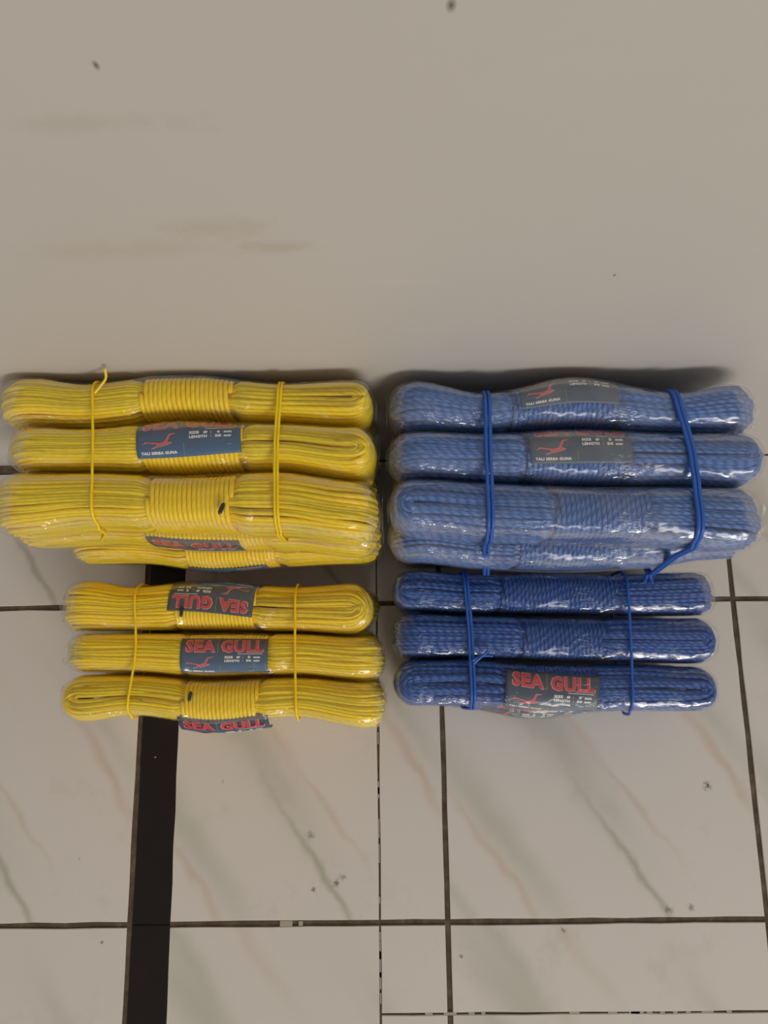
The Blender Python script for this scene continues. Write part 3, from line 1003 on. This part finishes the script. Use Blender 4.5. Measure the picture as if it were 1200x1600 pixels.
def cord(names, xrear, xmid, xfront, xbot, zlow, ylow, r, offs, mat, label, group, tails=()):
    """cord round a bundle: over the hanks' crests, down the front, back underneath and up at the rear"""
    tb = Tubes()
    hs = [hanks[k] for k in names]
    for o_ in offs:
        yb = hs[0].ym + float(hs[0].c(xrear - hs[0].xm)) + float(hs[0].a(xrear - hs[0].xm))
        f = hs[-1]
        yf = f.ym + float(f.c(xfront - f.xm)) - float(f.a(xfront - f.xm))
        Y = np.linspace(yb - 0.0005, yf + 0.0005, 60)
        t = (yb - Y) / (yb - yf)
        X = hermite([0, 0.5, 1], [xrear, xmid, xfront], t)
        Z = np.array([surf_top(names, x, y) for x, y in zip(X, Y)])
        Z = np.where(Z < 0, f.z, Z)
        # a taut cord bridges the valleys
        pts = list(zip(Y, Z))
        Zt = Z.copy()
        for i in range(len(Y)):
            lo = max(0, i - 9)
            hi = min(len(Y), i + 10)
            for a_ in range(lo, i):
                for b_ in range(i + 1, hi):
                    s = (i - a_) / (b_ - a_)
                    Zt[i] = max(Zt[i], Z[a_] * (1 - s) + Z[b_] * s)
        top = np.stack([X + o_, Y, Zt + r + 0.0009], -1)
        n = 14
        s = np.linspace(0, 1, n + 2)[1:-1]
        zt = f.z
        front = np.stack([xfront + (xbot - xfront) * s + o_, np.interp(s, [0, .25, 1], [yf - r - .001, yf - r - .0015, ylow - r - .001]), zt + (zlow - zt) * s], -1)
        first = np.array([[xfront + o_, yf - r - 0.0008, f.z + f.b0 * 0.55]])
        bottom = np.array([[xbot + o_, ylow + 0.004, zlow - 0.004], [(xbot + xrear) / 2 + o_, (yb + ylow) / 2, zlow - 0.004], [xrear + o_, yb - 0.004, zlow - 0.004]])
        rear = np.array([[xrear + o_, yb + r + 0.001, zlow + 0.01], [xrear + o_, yb + r + 0.001, (zlow + f.z) / 2], [xrear + o_, yb + r + 0.0008, f.z + 0.01]])
        P = np.vstack([top, first, front, bottom, rear])
        # even, smooth resampling of the closed path
        d = np.r_[0, np.cumsum(np.linalg.norm(np.diff(np.vstack([P, P[:1]]), axis=0), axis=1))]
        u = np.linspace(0, d[-1], 170, endpoint=False)
        PP = np.stack([np.interp(u, d, np.r_[P[:, i], P[0, i]]) for i in range(3)], -1)
        for _ in range(3):
            PP = (np.roll(PP, 1, 0) + 2 * PP + np.roll(PP, -1, 0)) / 4
        tb.add(PP, (1, 0, 0), r, closed=True, sides=8)
    o = link('binding_cord', tb.mesh('binding_cord'), MAT[mat])
    tag(o, label, 'cord', group)
    for pts in tails:
        t2 = Tubes()
        P = np.array(pts, float)
        d = np.r_[0, np.cumsum(np.linalg.norm(np.diff(P, axis=0), axis=1))]
        u = np.linspace(0, d[-1], 20)
        PP = np.stack([hermite(d, P[:, i], u) for i in range(3)], -1)
        t2.add(PP, (0.3, 0.9, 0.2), r, sides=8, taper=True)
        link('loose_end', t2.mesh('loose_end'), MAT[mat], o)
    return o


CG = 'cords binding the rope bundles'
cord(('Y1', 'Y2', 'Y3'), -0.2675, -0.2640, -0.2620, -0.2790, 0.1978, 0.3425, 0.0010, (0,), 'ycord',
     'thin yellow cord tied round the left half of the rear yellow pile', CG,
     tails=[[(-0.2655, 0.440, 0.2615), (-0.2600, 0.4455, 0.2635), (-0.2560, 0.4510, 0.2655), (-0.2555, 0.4560, 0.2700)]])
cord(('Y1', 'Y2', 'Y3'), -0.1300, -0.1320, -0.1310, -0.1330, 0.1978, 0.3400, 0.0010, (0, 0.0022), 'ycord',
     'thin yellow cord tied round the right half of the rear yellow pile', CG)
cord(('F1', 'F2', 'F3'), -0.2810, -0.2770, -0.2820, -0.2900, 0.0552, 0.2000, 0.0011, (0,), 'ycord',
     'thin yellow cord tied round the left half of the front yellow pile', CG)
cord(('F1', 'F2', 'F3'), -0.1358, -0.1353, -0.1340, -0.1370, 0.0552, 0.1975, 0.0011, (0,), 'ycord',
     'thin yellow cord tied round the right half of the front yellow pile', CG)
cord(('B1', 'B2', 'B3'), 0.0220, 0.0210, 0.0210, 0.0317, 0.1338, 0.3175, 0.0014, (0, 0.0031), 'bcord',
     'doubled blue cord tied round the left half of the rear blue pile', CG)
cord(('B1', 'B2', 'B3'), 0.1600, 0.1680, 0.1690, 0.1720, 0.1338, 0.3165, 0.0016, (0, 0.0030), 'bcord',
     'blue cord slanting round the right half of the rear blue pile', CG,
     tails=[[(0.173, 0.3175, 0.1345), (0.1705, 0.3125, 0.1335), (0.1690, 0.309, 0.1345)], [(0.1745, 0.317, 0.1345), (0.1755, 0.3115, 0.1325), (0.1765, 0.308, 0.1330)]])
cord(('G1', 'G2', 'G3'), 0.0165, 0.0190, 0.0195, 0.0150, 0.0552, 0.2040, 0.0013, (0, 0.0028), 'bcord',
     'blue cord with a knotted end round the left half of the front blue pile', CG,
     tails=[[(0.0205, 0.2440, 0.1115), (0.026, 0.2475, 0.1125), (0.033, 0.2490, 0.1115), (0.039, 0.2485, 0.1120)], [(0.0215, 0.2420, 0.111), (0.028, 0.2475, 0.1135), (0.035, 0.2530, 0.1135)]])
cord(('G1', 'G2', 'G3'), 0.1624, 0.1612, 0.1590, 0.1650, 0.0552, 0.2010, 0.0013, (0,), 'bcord',
     'blue cord tied round the right half of the front blue pile', CG)
